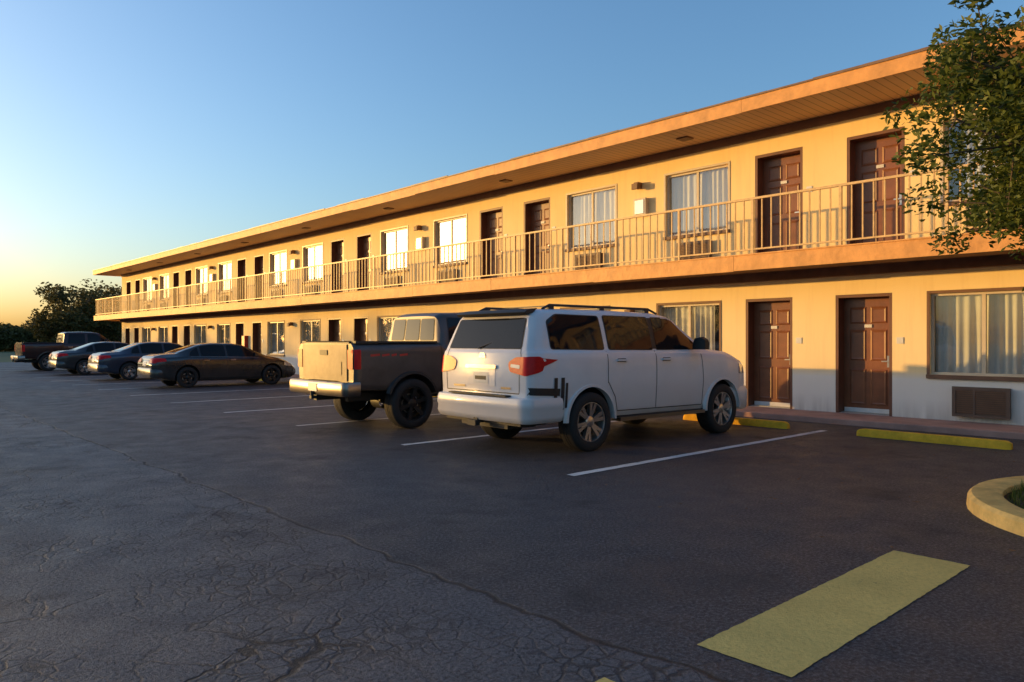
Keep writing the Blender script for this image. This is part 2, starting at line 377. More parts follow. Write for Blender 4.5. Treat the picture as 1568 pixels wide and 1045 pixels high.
for fl in (0,1):
    for (t,a,b,z0,z1) in ops[fl]:
        if t=='door':
            x=D+.25
            doors.box(D+.004,D+.36,a+.001,a+.055,z0,z1-.002,1); doors.box(D+.004,D+.36,b-.055,b-.001,z0,z1-.002,1); doors.box(D+.004,D+.36,a+.055,b-.055,z1-.06,z1-.002,1)
            doors.box(x,x+.07,a+.055,b-.055,z0+.02,z1-.06,0)
            doors.box(D+.12,x+.07,a+.055,b-.055,z0,z0+.02,2)
            ya,yb=a+.055,b-.055; W=yb-ya
            for (zz0,zz1) in ((.16,.86),(1.02,1.62),(1.74,2.06)):
                for (p,q) in ((.13,.46),(.54,.87)):
                    u0,u1=ya+W*p,ya+W*q; v0,v1=z0+zz0,z0+zz1
                    o_=[(x-.001,u0,v0),(x-.001,u1,v0),(x-.001,u1,v1),(x-.001,u0,v1)]
                    n_=[(x-.016,u0+.03,v0+.03),(x-.016,u1-.03,v0+.03),(x-.016,u1-.03,v1-.03),(x-.016,u0+.03,v1-.03)]
                    m_=[(x-.010,u0+.055,v0+.055),(x-.010,u1-.055,v0+.055),(x-.010,u1-.055,v1-.055),(x-.010,u0+.055,v1-.055)]
                    doors.grid([o_,n_,m_],0,close=True); doors.quad(m_,0)
            hy=ya+.09
            hw.box(x-.03,x-.001,hy-.03,hy+.03,z0+.90,z0+1.12,0); hw.box(x-.07,x-.04,hy-.02,hy+.12,z0+1.0,z0+1.025,0)
            hw.box(x-.018,x-.012,(ya+yb)/2-.07,(ya+yb)/2+.07,z0+1.66,z0+1.72,1)
            if fl==0: hw.box(x-.02,x-.002,ya+.02,yb-.02,z0+.02,z0+.10,1)
            hw.box(D-.012,D-.001,a-.20,a-.08,z0+1.35,z0+1.47,1)
        else:
            xf=D+.09; fw=.045; ym_=(a+b)/2
            for (u0,u1,v0,v1) in ((a,a+fw,z0,z1),(b-fw,b,z0,z1),(a+fw,b-fw,z0,z0+fw),(a+fw,b-fw,z1-fw,z1)): win.box(xf-.03,xf+.04,u0+.001,u1-.001,v0+.001,v1-.001,0)
            win.box(xf-.02,xf+.045,ym_-.03,ym_+.03,z0+fw,z1-fw,0)
            gl.quad([(xf,a+fw,z0+fw),(xf,ym_-.03,z0+fw),(xf,ym_-.03,z1-fw),(xf,a+fw,z1-fw)])
            gl.quad([(xf+.02,ym_+.03,z0+fw),(xf+.02,b-fw,z0+fw),(xf+.02,b-fw,z1-fw),(xf+.02,ym_+.03,z1-fw)])
            win.box(D-.05,D+.06,a-.05,b+.05,z0-.07,z0-.001,1)
            win.box(D-.012,D+.02,a-.05,a-.001,z0,z1+.05,1 if fl==0 else 0); win.box(D-.012,D+.02,b+.001,b+.05,z0,z1+.05,1 if fl==0 else 0); win.box(D-.012,D+.02,a,b,z1+.001,z1+.05,1 if fl==0 else 0)
            ph=random.uniform(0,6); gap=random.choice([0,0,.0,.25,.45]); gs=random.choice([-1,1])
            if fl==0 and a<5<b+2: gap=0
            def crt(c0,c1):
                n=int((c1-c0)/.012); rows=[[],[],[],[]]
                for i in range(n+1):
                    y=c0+(c1-c0)*i/n; wv=math.sin(y*42+ph+1.3*math.sin(y*5+ph))*.022+math.sin(y*17+ph)*.012
                    for j,(z,s) in enumerate(((z0+.02,1.25),(z0+.5,1.1),(z1-.4,.9),(z1-.03,.6))): rows[j].append((D+.20+wv*s,y,z))
                cur.grid(rows)
            if gap==0: crt(a+.02,b-.02)
            elif gs>0: crt(a+.02,b-gap)
            else: crt(a+gap,b-.02)
            yc=ym_+.0; w2=.42; za=z0-.20; zb=z0-.70
            ac.box(D-.10,D-.002,yc-w2,yc+w2,zb,za,0)
            ac.box(D-.13,D-.10,yc-w2-.015,yc+w2+.015,za-.05,za+.01,0); ac.box(D-.13,D-.10,yc-w2-.015,yc+w2+.015,zb-.01,zb+.04,0)
            ac.box(D-.13,D-.10,yc-w2-.015,yc-w2+.04,zb+.04,za-.05,0); ac.box(D-.13,D-.10,yc+w2-.04,yc+w2+.015,zb+.04,za-.05,0)
            z=zb+.065
            while z<za-.06:
                ac.box(D-.125,D-.101,yc-w2+.04,yc+w2-.04,z,z+.018,1); z+=.036
            ac.box(D-.128,D-.10,yc+.08,yc+.11,zb+.04,za-.05,0)
doors.obj('doors',['door','doorframe','steel'],B); win.obj('window_frames',['frame','trim'],B); gl.obj('window_glass_panes',['glass'],B,recalc=False)
cur.obj('curtains',['curtain'],B,smooth=60,recalc=False); ac.obj('air_conditioner_grilles',['acm','trim'],B); hw.obj('door_hardware',['steel','white'],B)
fx=MB()
for k in ks:
    for fl,zf in ((0,.1),(1,3.15)):
        y=P0+(.22 if fl==0 else 0)+PER*(k+.5)
        if y>Y1-1: continue
        fx.box(D-.16,D-.001,y-.07,y+.07,zf+2.05,zf+2.20,0); fx.box(D-.22,D-.16,y-.09,y+.09,zf+2.02,zf+2.16,0)
        if fl==1:
            fx.box(D-.13,D-.001,y-.27,y+.10,zf+1.38,zf+1.80,1); fx.box(D-.145,D-.13,y-.22,y+.05,zf+1.42,zf+1.76,2)
fx.obj('wall_lights_and_boxes',['trim','frame','steel'],B,bevel=.01)
fe=MB()
for y in (34.6,): fe.box(D-.18,D-.002,y-.16,y+.16,1.1,1.75,0)
fe.obj('fire_extinguisher_cabinet',['fire'],B,bevel=.01)
rf=MB()
RX=13.15; RY0=Y0-1.2; RY1=Y1+1.15
rf.quad([(RX,RY0,ZR+.02),(D,RY0,ZR+.02),(D,RY1,ZR+.02),(RX,RY1,ZR+.02)],0)
rf.quad([(D,Y1,ZR+.021),(26,Y1,ZR+.021),(26,RY1,ZR+.021),(D,RY1,ZR+.021)],0)
y=RY0
while y<RY1:
    y2=min(RY1,y+3.66); dz=random.uniform(-.012,.012); dx=random.uniform(0,.008)
    rf.box(RX-.03-dx,RX-.001,y,y2-.004,ZR-.005+dz,6.20,1); y=y2
y=RY0
while y<RY1:
    y2=min(RY1,y+.9); dz=random.uniform(-.010,.018); rf.box(RX-.055-random.uniform(0,.008),RX+.2,y,y2-.002,6.201,6.235+dz,2); y=y2
rf.box(RX,26,RY1-.001,RY1+.03,ZR-.01,6.2,1); rf.box(RX,26,RY0-.03,RY0,ZR-.01,6.2,1)
rf.quad([(RX,RY0,6.20),(RX,RY1,6.20),(19.5,RY1,6.8),(19.5,RY0,6.8)],3); rf.quad([(26,RY0,6.20),(26,RY1,6.20),(19.5,RY1,6.8),(19.5,RY0,6.8)],3)
for yb in (RY0,RY1): rf.quad([(RX,yb,6.2),(26,yb,6.2),(19.5,yb,6.8)],1)
rf.box(D-.03,D-.001,Y0,Y1,ZR-.16,ZR+.015,4)  # dark strip put in for the shade under the soffit
rf.obj('roof',['soffit','fascia','drip','roofing','trim'],B,recalc=True)
vt=MB()
for k in range(-4,9):
    y=9.6+5.9*k
    if Y0<y<Y1: vt.box(13.8,14.05,y-.14,y+.14,ZR-.01,ZR+.018,0)
vt.obj('soffit_vents',['trim'],B)
BX=13.2; BY1=Y1+1.1
bl=MB()
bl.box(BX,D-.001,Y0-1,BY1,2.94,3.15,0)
bl.box(BX+.02,D-.001,Y0-1,BY1-.02,3.151,3.155,1)
bl.box(D,22,Y1+.001,BY1,2.94,3.15,0)
y=Y0-1
while y<BY1:
    y2=min(BY1,y+3.66); dz=random.uniform(-.008,.008); bl.box(BX-.035-random.uniform(0,.006),BX-.001,y,y2-.004,2.87+dz,3.165,2); y=y2
bl.box(BX-.055,BX+.0,Y0-1,BY1,3.166,3.19,2)
bl.box(BX-.035,22,BY1,BY1+.03,2.87,3.165,2)
bl.box(D-.12,D-.002,Y0,Y1,2.76,2.94,0)  # dark band added for the balcony's shade along the wall top
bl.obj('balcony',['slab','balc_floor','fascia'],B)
rl=MB(); XR=13.28; ZT=4.28
rl.box(XR-.028,XR+.028,Y0-1,BY1,ZT-.03,ZT+.012,0); rl.box(XR-.02,XR+.02,Y0-1,BY1,3.27,3.30,0)
y=Y0-.9; i=0
while y<BY1:
    if i%9==0: rl.box(XR-.024,XR+.024,y-.024,y+.024,3.17,ZT-.03,0)
    else:
        j=random.uniform(-.006,.006); rl.box(XR-.0115,XR+.0115,y-.0115+j,y+.0115+j,3.30,ZT-.03,0)
    y+=.19; i+=1
x=XR+.2
while x<22:
    rl.box(x-.01,x+.01,BY1-.09,BY1-.07,3.3,ZT-.03,0); x+=.2
rl.box(XR,22,BY1-.11,BY1-.05,ZT-.03,ZT+.012,0); rl.box(XR,22,BY1-.1,BY1-.06,3.27,3.3,0)
rl.obj('balcony_railing',['rail'],B)

# ---------------------------------------------------------------- vehicles
def roundpoly(p,r=.05,n=4):
    q=[]; m=len(p)
    for i in range(m):
        a=Vector(p[i-1]); b=Vector(p[i]); c=Vector(p[(i+1)%m])
        l1=(a-b).length; l2=(c-b).length; k=min(r,.4*l1,.4*l2)
        s=b+(a-b)/l1*k; e=b+(c-b)/l2*k
        for j in range(n+1):
            t=j/n; w_=s*(1-t)**2+b*2*t*(1-t)+e*t*t; q.append((w_.x,w_.y))
    return q
def panel(bvh,poly,mode,off,step=.06):
    pts=[];n=len(poly)
    for i in range(n):
        a,b=poly[i],poly[(i+1)%n]; d=math.hypot(b[0]-a[0],b[1]-a[1]); k=max(1,int(d/step))
        for j in range(k): pts.append(Vector((a[0]+(b[0]-a[0])*j/k,a[1]+(b[1]-a[1])*j/k)))
    nb=len(pts)
    xs=[p.x for p in pts]; ys=[p.y for p in pts]
    def inside(x,y):
        c=False;j=nb-1
        for i in range(nb):
            if (pts[i].y>y)!=(pts[j].y>y) and x<(pts[j].x-pts[i].x)*(y-pts[i].y)/(pts[j].y-pts[i].y)+pts[i].x: c=not c
            j=i
        return c
    inner=[]
    x=min(xs)+step*.5
    while x<max(xs):
        y=min(ys)+step*.5
        while y<max(ys):
            if inside(x,y): inner.append(Vector((x,y)))
            y+=step
        x+=step
    r=delaunay_2d_cdt(pts+inner,[(i,(i+1)%nb) for i in range(nb)],[],1,1e-5)
    V,F=r[0],r[2]
    out=[];ok=[]
    for p in V:
        if mode=='R': o,d=Vector((p.x,-3,p.y)),Vector((0,1,0))
        elif mode=='L': o,d=Vector((p.x,3,p.y)),Vector((0,-1,0))
        elif mode=='rear': o,d=Vector((-3,p.x,p.y)),Vector((1,0,0))
        elif mode=='front': o,d=Vector((9,p.x,p.y)),Vector((-1,0,0))
        h=bvh.ray_cast(o,d)
        if h[0] is None: out.append(o); ok.append(False)
        else:
            nn=h[1] if h[1].dot(d)<0 else -h[1]
            out.append(h[0]+(nn*.5-d*.5).normalized()*off); ok.append(True)
    return out,[f for f in F if all(ok[i] for i in f)]
class Car:
    def __init__(s,name,loc,rz,spec):
        s.e=empty(name,loc,rz); s.sp=spec; s.parts={}; s.name=name
        s.body()
    def prof(s,key,x):
        k=s.sp[key]; return float(np.interp(x,[a[0] for a in k],[a[1] for a in k]))
    def body(s):
        sp=s.sp; L=sp['L']; xs=set(np.round(np.linspace(0,L,80),4))
        for k in ('top','sh','bot','hw','rw'):
            for a in sp[k]: xs.add(round(a[0],4))
        xs=sorted(xs); xs=[x for i,x in enumerate(xs) if i==0 or x-xs[i-1]>.004]; rows=[]
        for x in xs:
            zt=s.prof('top',x); zs=s.prof('sh',x); zb=s.prof('bot',x); w=s.prof('hw',x); rw=s.prof('rw',x)
            for wx in sp['wheels']: w+=.022*max(0,1-abs(x-wx)/.62)**.5
            h=max(zt-zs,.03); a=min(1,h/.4)*sp.get('box',1.)
            P=[(0,zb),(.80*w,zb+.001),(.94*w,zb+.03),(.975*w,zb+.10),(.985*w,zb+.22*(zs-zb)+.02),(1.0*w,zb+.50*(zs-zb)),(1.002*w,zb+.74*(zs-zb)),(.995*w,zs-.10*(zs-zb)),(.975*w,zs-.02),(.95*w,zs+.004)]
            gx=.95*w-.012
            rwid=min(rw,gx-.02)
            for t in (.33,.66): P.append((gx+(rwid-gx)*t+.018*a*math.sin(math.pi*t),zs+.01+(h-.09*a-.01)*t))
            P+=[(rwid,zs+h-.085*a),(rwid-.035*(.3+a),zs+h-.045*a),(rwid-.10,zs+h-.018*a-.002),(rwid*.6,zs+h-.003*a-.001),(0,zs+h)]
            Q=[]
            for i in range(len(P)-1):
                for j in range(3): t=j/3; Q.append((P[i][0]*(1-t)+P[i+1][0]*t,P[i][1]*(1-t)+P[i+1][1]*t))
            Q.append(P[-1])
            def sh(x,z):
                rp=np.interp(z,[p[0] for p in sp['rear']],[p[1] for p in sp['rear']]); fp=np.interp(z,[p[0] for p in sp['front']],[p[1] for p in sp['front']])
                F=sp.get('fall',.9)
                return x+rp*max(0,1-x/F)-fp*max(0,1-(L-x)/.9)
            right=[(sh(x,z),-y,z) for y,z in Q]; left=[(sh(x,z),y,z) for y,z in Q[1:-1]][::-1]
            rows.append(right+left)
        mb=MB(); mb.grid(rows,0,close=True)
        n=len(rows[0]); nq=(n+2)//2
        for base in (0,(len(rows)-1)*n):
            for i in range(nq-1):
                q=[]
                for t in (base+i,base+i+1,base+((n-i-1)%n),base+((n-i)%n)):
                    if t not in q: q.append(t)
                if len(q)>=3: mb.f.append(tuple(q)); mb.m.append(0)
        o=mb.obj('body',[sp['paint'],'plastic'],s.e,smooth=38)
        o.parent=None
        cut=[]
        for wx in sp['wheels']:
            Rr=sp['arch']; seg=40
            A=[(wx+Rr*math.cos(2*math.pi*(k+.37)/seg),sp['R']+.02+Rr*math.sin(2*math.pi*(k+.37)/seg)) for k in range(seg)]
            for (ya,yb) in ((-1.3,-.6213),(.6213,1.3)):
                c2=MB(); a_=[(p[0],ya,p[1]) for p in A]; b_=[(p[0],yb,p[1]) for p in A]
                c2.grid([a_,b_],1,close=True); c2.quad(a_,1); c2.quad(b_,1)
                oc=c2.obj('cut',[sp['paint'],'plastic'],smooth=1); cut.append(oc)
        for bx in sp.get('boxcuts',[]):
            c2=MB(); c2.box(*bx,1); cut.append(c2.obj('cut',[sp['paint'],'plastic']))
        for i,c in enumerate(cut):
            md=o.modifiers.new('b%d'%i,'BOOLEAN'); md.operation='DIFFERENCE'; md.solver='EXACT'; md.object=c; md.material_mode='INDEX'
        bpy.context.view_layer.update()
        dg=bpy.context.evaluated_depsgraph_get(); me=bpy.data.meshes.new_from_object(o.evaluated_get(dg)); o.modifiers.clear(); o.data=me
        o.parent=s.e
        for c in cut: bpy.data.objects.remove(c)
        me.polygons.foreach_set('use_smooth',[True]*len(me.polygons)); me.set_sharp_from_angle(angle=R(38))
        s.bvh=BVHTree.FromPolygons([v.co[:] for v in me.vertices],[tuple(p.vertices) for p in me.polygons])
        s.wheels()
    def pan(s,name,poly,mode,mat,off=.004,smooth=0,both=False,step=.06):
        poly=roundpoly(poly,.022*smooth) if smooth else poly
        for md in ([mode,'L'] if both else [mode]):
            v,f=panel(s.bvh,poly,md,off,step)
            if not f: continue
            mb=s.parts.setdefault(name,(MB(),[mat]))
            if mat not in mb[1]: mb[1].append(mat)
            mi=mb[1].index(mat); b=len(mb[0].v); mb[0].v+=[tuple(p) for p in v]
            for q in f: mb[0].f.append(tuple(b+i for i in q)); mb[0].m.append(mi)
    def line(s,name,pts,wd,mode,mat,off=.003,both=False):
        for (a,b) in zip(pts[:-1],pts[1:]):
            d=Vector((b[0]-a[0],b[1]-a[1])).normalized(); nx,ny=-d.y*wd/2,d.x*wd/2
            s.pan(name,[(a[0]+nx,a[1]+ny),(a[0]-nx,a[1]-ny),(b[0]-nx,b[1]-ny),(b[0]+nx,b[1]+ny)],mode,mat,off,both=both,step=.05)
    def window(s,poly,mode,both=False):
        cx=sum(p[0] for p in poly)/len(poly); cz=sum(p[1] for p in poly)/len(poly)
        def grow(p,g):
            l=math.hypot(p[0]-cx,p[1]-cz); return (p[0]+(p[0]-cx)/l*g,p[1]+(p[1]-cz)/l*g)
        s.pan('window_seals',[grow(p,.022) for p in poly],mode,'plastic',.003,2,both)
        s.pan('windows',poly,mode,'cglass',.007,2,both)
    def add(s,name,mats): 
        if name not in s.parts: s.parts[name]=(MB(),list(mats))
        return s.parts[name][0]
    def wheels(s):
        sp=s.sp; Rr=sp['R']; W=sp.get('tw',.125); yo=sp['track']
        for i,wx in enumerate(sp['wheels']):
            for side in (-1,1):
                mb=MB(); c=(wx,side*(yo-W),Rr-.004); f=side
                mb.lathe([(.66*Rr,W*.80),(.70*Rr,W*.97),(.80*Rr,W*1.03),(.93*Rr,W*.96),(.985*Rr,W*.80),(Rr,W*.55),(Rr,W*.2),(Rr*.985,W*.18),(Rr*.985,W*.14),(Rr,W*.12),(Rr,-W*.12),(Rr*.985,-W*.14),(Rr*.985,-W*.18),(Rr,-W*.2),(Rr,-W*.5),(.97*Rr,-W*.85),(.8*Rr,-W),(.6*Rr,-W)],c,48,0,f)
                mb.lathe([(.675*Rr,W*.80),(.665*Rr,W*.88),(.64*Rr,W*.88),(.62*Rr,W*.72),(.60*Rr,W*.1),(.56*Rr,-W*.3)],c,48,1,f)
                mb.lathe([(.58*Rr,W*.0),(.02,W*.0)],c,32,2,f)
                mb.lathe([(.40*Rr,W*.08),(.39*Rr,W*.2),(.15,W*.2)],c,32,3,f)
                mb.lathe([(.20*Rr,W*.3),(.20*Rr,W*.66),(.15*Rr,W*.74),(.001,W*.76)],c,24,1,f)
                ns=sp.get('spokes',5)
                for k in range(ns):
                    for dd in ((-.16,.16) if sp.get('twin',True) else (0,)):
                        a0=2*math.pi*k/ns+.3; a1=a0+dd
                        d0=a0+dd*.6
                        p0=(.12*Rr*math.cos(d0),.12*Rr*math.sin(d0)); p1=(.645*Rr*math.cos(a1),.645*Rr*math.sin(a1))
                        dx,dz=p1[0]-p0[0],p1[1]-p0[1]; l=math.hypot(dx,dz); nx,nz=-dz/l,dx/l
                        w0,w1=.020 if sp.get('twin',True) else .03,.026 if sp.get('twin',True) else .045
                        y0,y1=f*W*.68,f*W*.80; yb=f*W*.35
                        top=[(c[0]+p0[0]+nx*w0,c[1]+y0,c[2]+p0[1]+nz*w0),(c[0]+p0[0]-nx*w0,c[1]+y0,c[2]+p0[1]-nz*w0),(c[0]+p1[0]-nx*w1,c[1]+y1,c[2]+p1[1]-nz*w1),(c[0]+p1[0]+nx*w1,c[1]+y1,c[2]+p1[1]+nz*w1)]
                        bot=[(p[0]+(0),c[1]+yb,p[2]) for p in top]
                        mb.grid([top,bot],1,close=True); mb.quad(top,1)
                mb.obj('wheel_%d%s'%(i+1,'r' if side<0 else 'l'),['rubber',sp['rim'],'plastic','steel'],s.e,smooth=35)
    def flare(s,mat,wd=.05,out=.012):
        sp=s.sp; mb=s.add('fender_flares',[mat])
        for wx in sp['wheels']:
            zc=sp['R']+.02; A0=math.asin(max(-1,min(1,(s.prof('bot',wx)-zc)/sp['arch'])))
            yb=s.prof('hw',wx)*1.0+.020
            for side in (-1,1):
                rows=[]
                for a in np.linspace(A0,math.pi-A0,30):
                    ca,sa=math.cos(a),math.sin(a); row=[]
                    for (rr,yy) in ((sp['arch']-.012,-.08),(sp['arch']-.012,out),(sp['arch']+wd*.5,out*.8),(sp['arch']+wd,-.035)):
                        row.append((wx+rr*ca,side*(yb+yy),zc+rr*sa))
                    rows.append(row)
                mb.grid(rows)
    def sweep(s,name,mat,path,prof):
        mb=s.add(name,[mat]); mi=s.parts[name][1].index(mat) if mat in s.parts[name][1] else 0
        rows=[]
        for i,p in enumerate(path):
            a=path[max(0,i-1)]; b=path[min(len(path)-1,i+1)]; d=Vector((b[0]-a[0],b[1]-a[1])).normalized(); n=Vector((d.y,-d.x))
            rows.append([(p[0]+n.x*o,p[1]+n.y*o,z) for o,z in prof])
        mb.grid(rows,mi,close=True); mb.quad(rows[0],mi); mb.quad(rows[-1],mi)
    def finish(s):
        for n,(mb,mats) in s.parts.items():
            mb.obj(n,mats,s.e,smooth=40,recalc=(n not in('windows','window_seals')))
def rear_path(hw,x0,r,xe):
    p=[(xe,hw)]
    for a in np.linspace(0,math.pi/2,7): p.append((x0+r-r*math.sin(a),hw-r+r*math.cos(a)))
    p2=[(x,-y) for x,y in p[::-1]]
    return p+[(x0-.03,.0)]+p2
def make_suv():
    sp=dict(L=5.2,wheels=(1.17,4.27),R=.405,arch=.465,track=1.015,tw=.14,paint='p_white',rim='alloy',spokes=6,flare=1,box=.8,
      top=[(0,1.87),(.06,1.90),(.25,1.935),(.8,1.95),(1.8,1.955),(2.75,1.94),(3.12,1.90),(3.3,1.85),(4.0,1.40),(4.1,1.37),(4.5,1.34),(4.9,1.29),(5.1,1.20),(5.2,1.06)],
      sh=[(0,1.37),(2,1.36),(3.6,1.33),(4.1,1.30),(4.6,1.25),(5,1.17),(5.2,.98)],
      bot=[(0,.50),(.6,.42),(1.2,.42),(4.3,.40),(4.9,.38),(5.2,.45)],
      hw=[(0,.90),(.03,.94),(.10,.97),(.25,.988),(.5,.99),(4.4,.99),(4.8,.96),(5.05,.90),(5.2,.80)],
      rw=[(0,.74),(.1,.795),(.5,.81),(2.9,.80),(3.3,.76),(4.0,.82),(4.6,.83),(5.2,.68)],
      rear=[(.3,.03),(.70,.02),(.80,.06),(1.05,.05),(1.35,.08),(1.80,.25),(1.90,.29),(1.96,.31)],
      front=[(.4,.1),(.55,.0),(.8,.0),(1.05,.02),(1.2,.08)])
    c=Car('white_suv',(6.50,7.80,0),R(-1.7),sp)
    c.window([(.48,1.40),(1.46,1.385),(1.46,1.845),(.66,1.85),(.48,1.76)],'R',True)
    c.window([(1.58,1.385),(2.54,1.375),(2.54,1.85),(1.58,1.855)],'R',True)
    c.window([(2.64,1.375),(3.78,1.375),(3.66,1.47),(3.20,1.79),(3.07,1.84),(2.64,1.85)],'R',True)
    c.pan('pillars',[(2.54,1.385),(2.64,1.385),(2.64,1.845),(2.54,1.845)],'R','plastic',.0035,both=True)
    c.window([(-.77,1.40),(.77,1.40),(.70,1.80),(-.70,1.80)],'rear')
    c.window([(-.76,1.42),(.76,1.42),(.68,1.86),(-.68,1.86)],'front')
    mb=c.add('spoiler',['plastic','p_white']); 
    rows=[]
    for y in np.linspace(-.74,.74,11):
        k=.05*(1-(abs(y)/.74)**3)
        rows.append([(.41,y,1.935),(.23-k,y,1.91),(.185-k,y,1.875),(.22-k,y,1.845),(.33,y,1.87)])
    mb.grid(rows,0,close=True); mb.quad(rows[0],0); mb.quad(rows[-1],0)
    for x in (1.50,2.58): c.line('panel_gaps',[(x,.52 if x>1.6 else .92),(x,1.36)],.012,'R','plastic',both=True)
    c.line('panel_gaps',[(1.50,.94),(1.66,.72),(1.72,.52)],.012,'R','plastic',both=True)
    c.line('panel_gaps',[(3.72,.50),(3.74,.9),(3.70,1.30)],.012,'R','plastic',both=True)
    c.line('panel_gaps',[(1.72,.52),(3.72,.50)],.012,'R','plastic',both=True)
    c.line('panel_gaps',[(-.78,.82),(-.80,1.3),(-.76,1.45)],.012,'rear','plastic'); c.line('panel_gaps',[(.78,.82),(.80,1.3),(.76,1.45)],.012,'rear','plastic'); c.line('panel_gaps',[(-.78,.82),(.78,.82)],.014,'rear','plastic')
    c.pan('fuel_door',[(.36,1.02),(.52,1.02),(.52,1.18),(.36,1.18)],'L','plastic',.002,1)
    for x in (1.70,2.72):
        c.pan('handle_cups',[(x,1.205),(x+.20,1.205),(x+.20,1.255),(x,1.255)],'R','plastic',.003,1,True)
        for sd_ in (-1,1):
            h=c.bvh.ray_cast(Vector((x+.1,sd_*3,1.23)),Vector((0,-sd_,0))); yb=h[0].y
            m=c.add('door_handles',['p_white']); m.box(x-.01,x+.21,min(yb,yb+sd_*.04),max(yb,yb+sd_*.04),1.218,1.245,0)
    for s_ in (-1,1):
        c.pan('tail_lights',[(s_*.60,1.10),(s_*.93,1.05),(s_*.99,1.10),(s_*.985,1.30),(s_*.70,1.29),(s_*.56,1.22)],'rear','red',.012,2,step=.04)
        c.pan('head_lights',[(s_*.50,.92),(s_*.84,.94),(s_*.86,1.10),(s_*.55,1.10)],'front','clear',.01,1)
    c.pan('tail_lights',[(.06,1.06),(.24,1.10),(.32,1.20),(.26,1.30),(.06,1.30)],'R','red',.010,2,True,step=.04)
    c.pan('head_lights',[(4.75,.96),(5.0,.96),(5.0,1.09),(4.80,1.13)],'R','clear',.008,1,True)
    c.pan('tail_lights',[(-.80,1.14),(-.62,1.16),(-.62,1.20),(-.80,1.19)],'rear','amber',.016,1)
    c.pan('number_plate',[(-.30,.90),(.30,.90),(.30,1.13),(-.30,1.13)],'rear','p_white',.006,1)
    c.pan('number_plate',[(-.16,.93),(.16,.93),(.16,1.08),(-.16,1.08)],'rear','amber',.012)
    c.pan('number_plate',[(-.12,.98),(.12,.98),(.12,1.03),(-.12,1.03)],'rear','plastic',.014)
    c.pan('garnish',[(-.33,1.13),(.33,1.13),(.33,1.18),(-.33,1.18)],'rear','chrome',.03,1)
    c.pan('garnish',[(.35,.87),(.62,.87),(.62,.895),(.35,.895)],'rear','chrome',.008)
    c.pan('garnish',[(-.62,.87),(-.42,.87),(-.42,.895),(-.62,.895)],'rear','chrome',.008)
    c.pan('garnish',[(-.08,1.27),(.08,1.27),(.05,1.34),(-.05,1.34)],'rear','chrome',.01,1,step=.03)
    c.sweep('rear_bumper','p_white',rear_path(.988,-.02,.15,.62),[(-.03,.44),(.0,.47),(.02,.52),(.012,.60),(.028,.63),(.026,.70),(.005,.76),(-.08,.775),(-.10,.44)])
    mb=c.add('bumper_pad',['plastic']); mb.box(-.045,.05,-.62,.62,.776,.795,0)
    mb.box(-.05,.3,-.04,.04,.40,.47,0); mb.box(-.12,-.04,-.09,.09,.37,.44,0); mb.box(.1,.6,-.5,.5,.34,.48,0); mb.box(.06,.5,-.80,.80,.40,.50,0)
    fpth=[(5.2+0-x,-y) for x,y in rear_path(.95,-.02,.30,.75)]
    c.sweep('front_bumper','p_white',fpth,[(0,.36),(.03,.42),(.035,.66),(.0,.74),(-.10,.74),(-.10,.36)])
    c.pan('grille',[(-.45,.80),(.45,.80),(.48,1.12),(-.48,1.12)],'front','chrome',.012,1); c.pan('grille',[(-.40,.83),(.40,.83),(.42,1.08),(-.42,1.08)],'front','plastic',.018,1)
    c.flare('p_white',.05,.010)
    mb=c.add('running_boards',['chrome','plastic'])
    for s_ in (-1,1):
        mb.box(1.72,3.72,min(s_*.86,s_*1.04),max(s_*.86,s_*1.04),.375,.425,0); mb.box(1.76,3.68,min(s_*.88,s_*1.02),max(s_*.88,s_*1.02),.426,.434,1)
    mb=c.add('mirrors',['plastic','p_white'])
    for s_ in (-1,1):
        rows=[]
        for t,sc in ((0,.45),(.25,.9),(.7,1),(1,.75)):
            y=s_*(.97+.25*t); rows.append([(3.52-.07*sc,y,1.37-.0*sc),(3.52+.06*sc,y,1.37),(3.52+.08*sc,y,1.37+.13*sc),(3.52+.02,y,1.37+.2*sc),(3.52-.07*sc,y,1.37+.19*sc)])
        mb.grid(rows,0,close=True); mb.quad(rows[-1],0); mb.quad(rows[0],0)
    mb=c.add('roof_rails',['plastic'])
    for s_ in (-1,1):
        mb.tube([(.55,s_*.68,1.93),(.68,s_*.68,1.985),(2.75,s_*.68,1.985),(2.95,s_*.68,1.92)],[.018]*4,8,0)
        for x in (.7,1.7,2.7): mb.box(x-.05,x+.05,s_*.68-.02,s_*.68+.02,1.92,1.985,0)
    for x in (1.0,2.4): mb.box(x-.03,x+.03,-.68,.68,1.985,2.0,0)
    c.line('tape_marks',[(.02,.86),(.58,.83)],.095,'R','plastic',.006)
    for x in (.50,.62): c.line('tape_marks',[(x,.60),(x+.005,1.02)],.06,'R','plastic',.009)
    c.line('tape_marks',[(.69,.62),(.695,.95)],.04,'R','plastic',.009)
    mb=c.add('wiper',['plastic']); mb.tube([(.075,.1,1.40),(.13,-.15,1.48),(.15,-.45,1.50)],[.012,.01,.008],6,0)
    c.finish(); return c
make_suv()
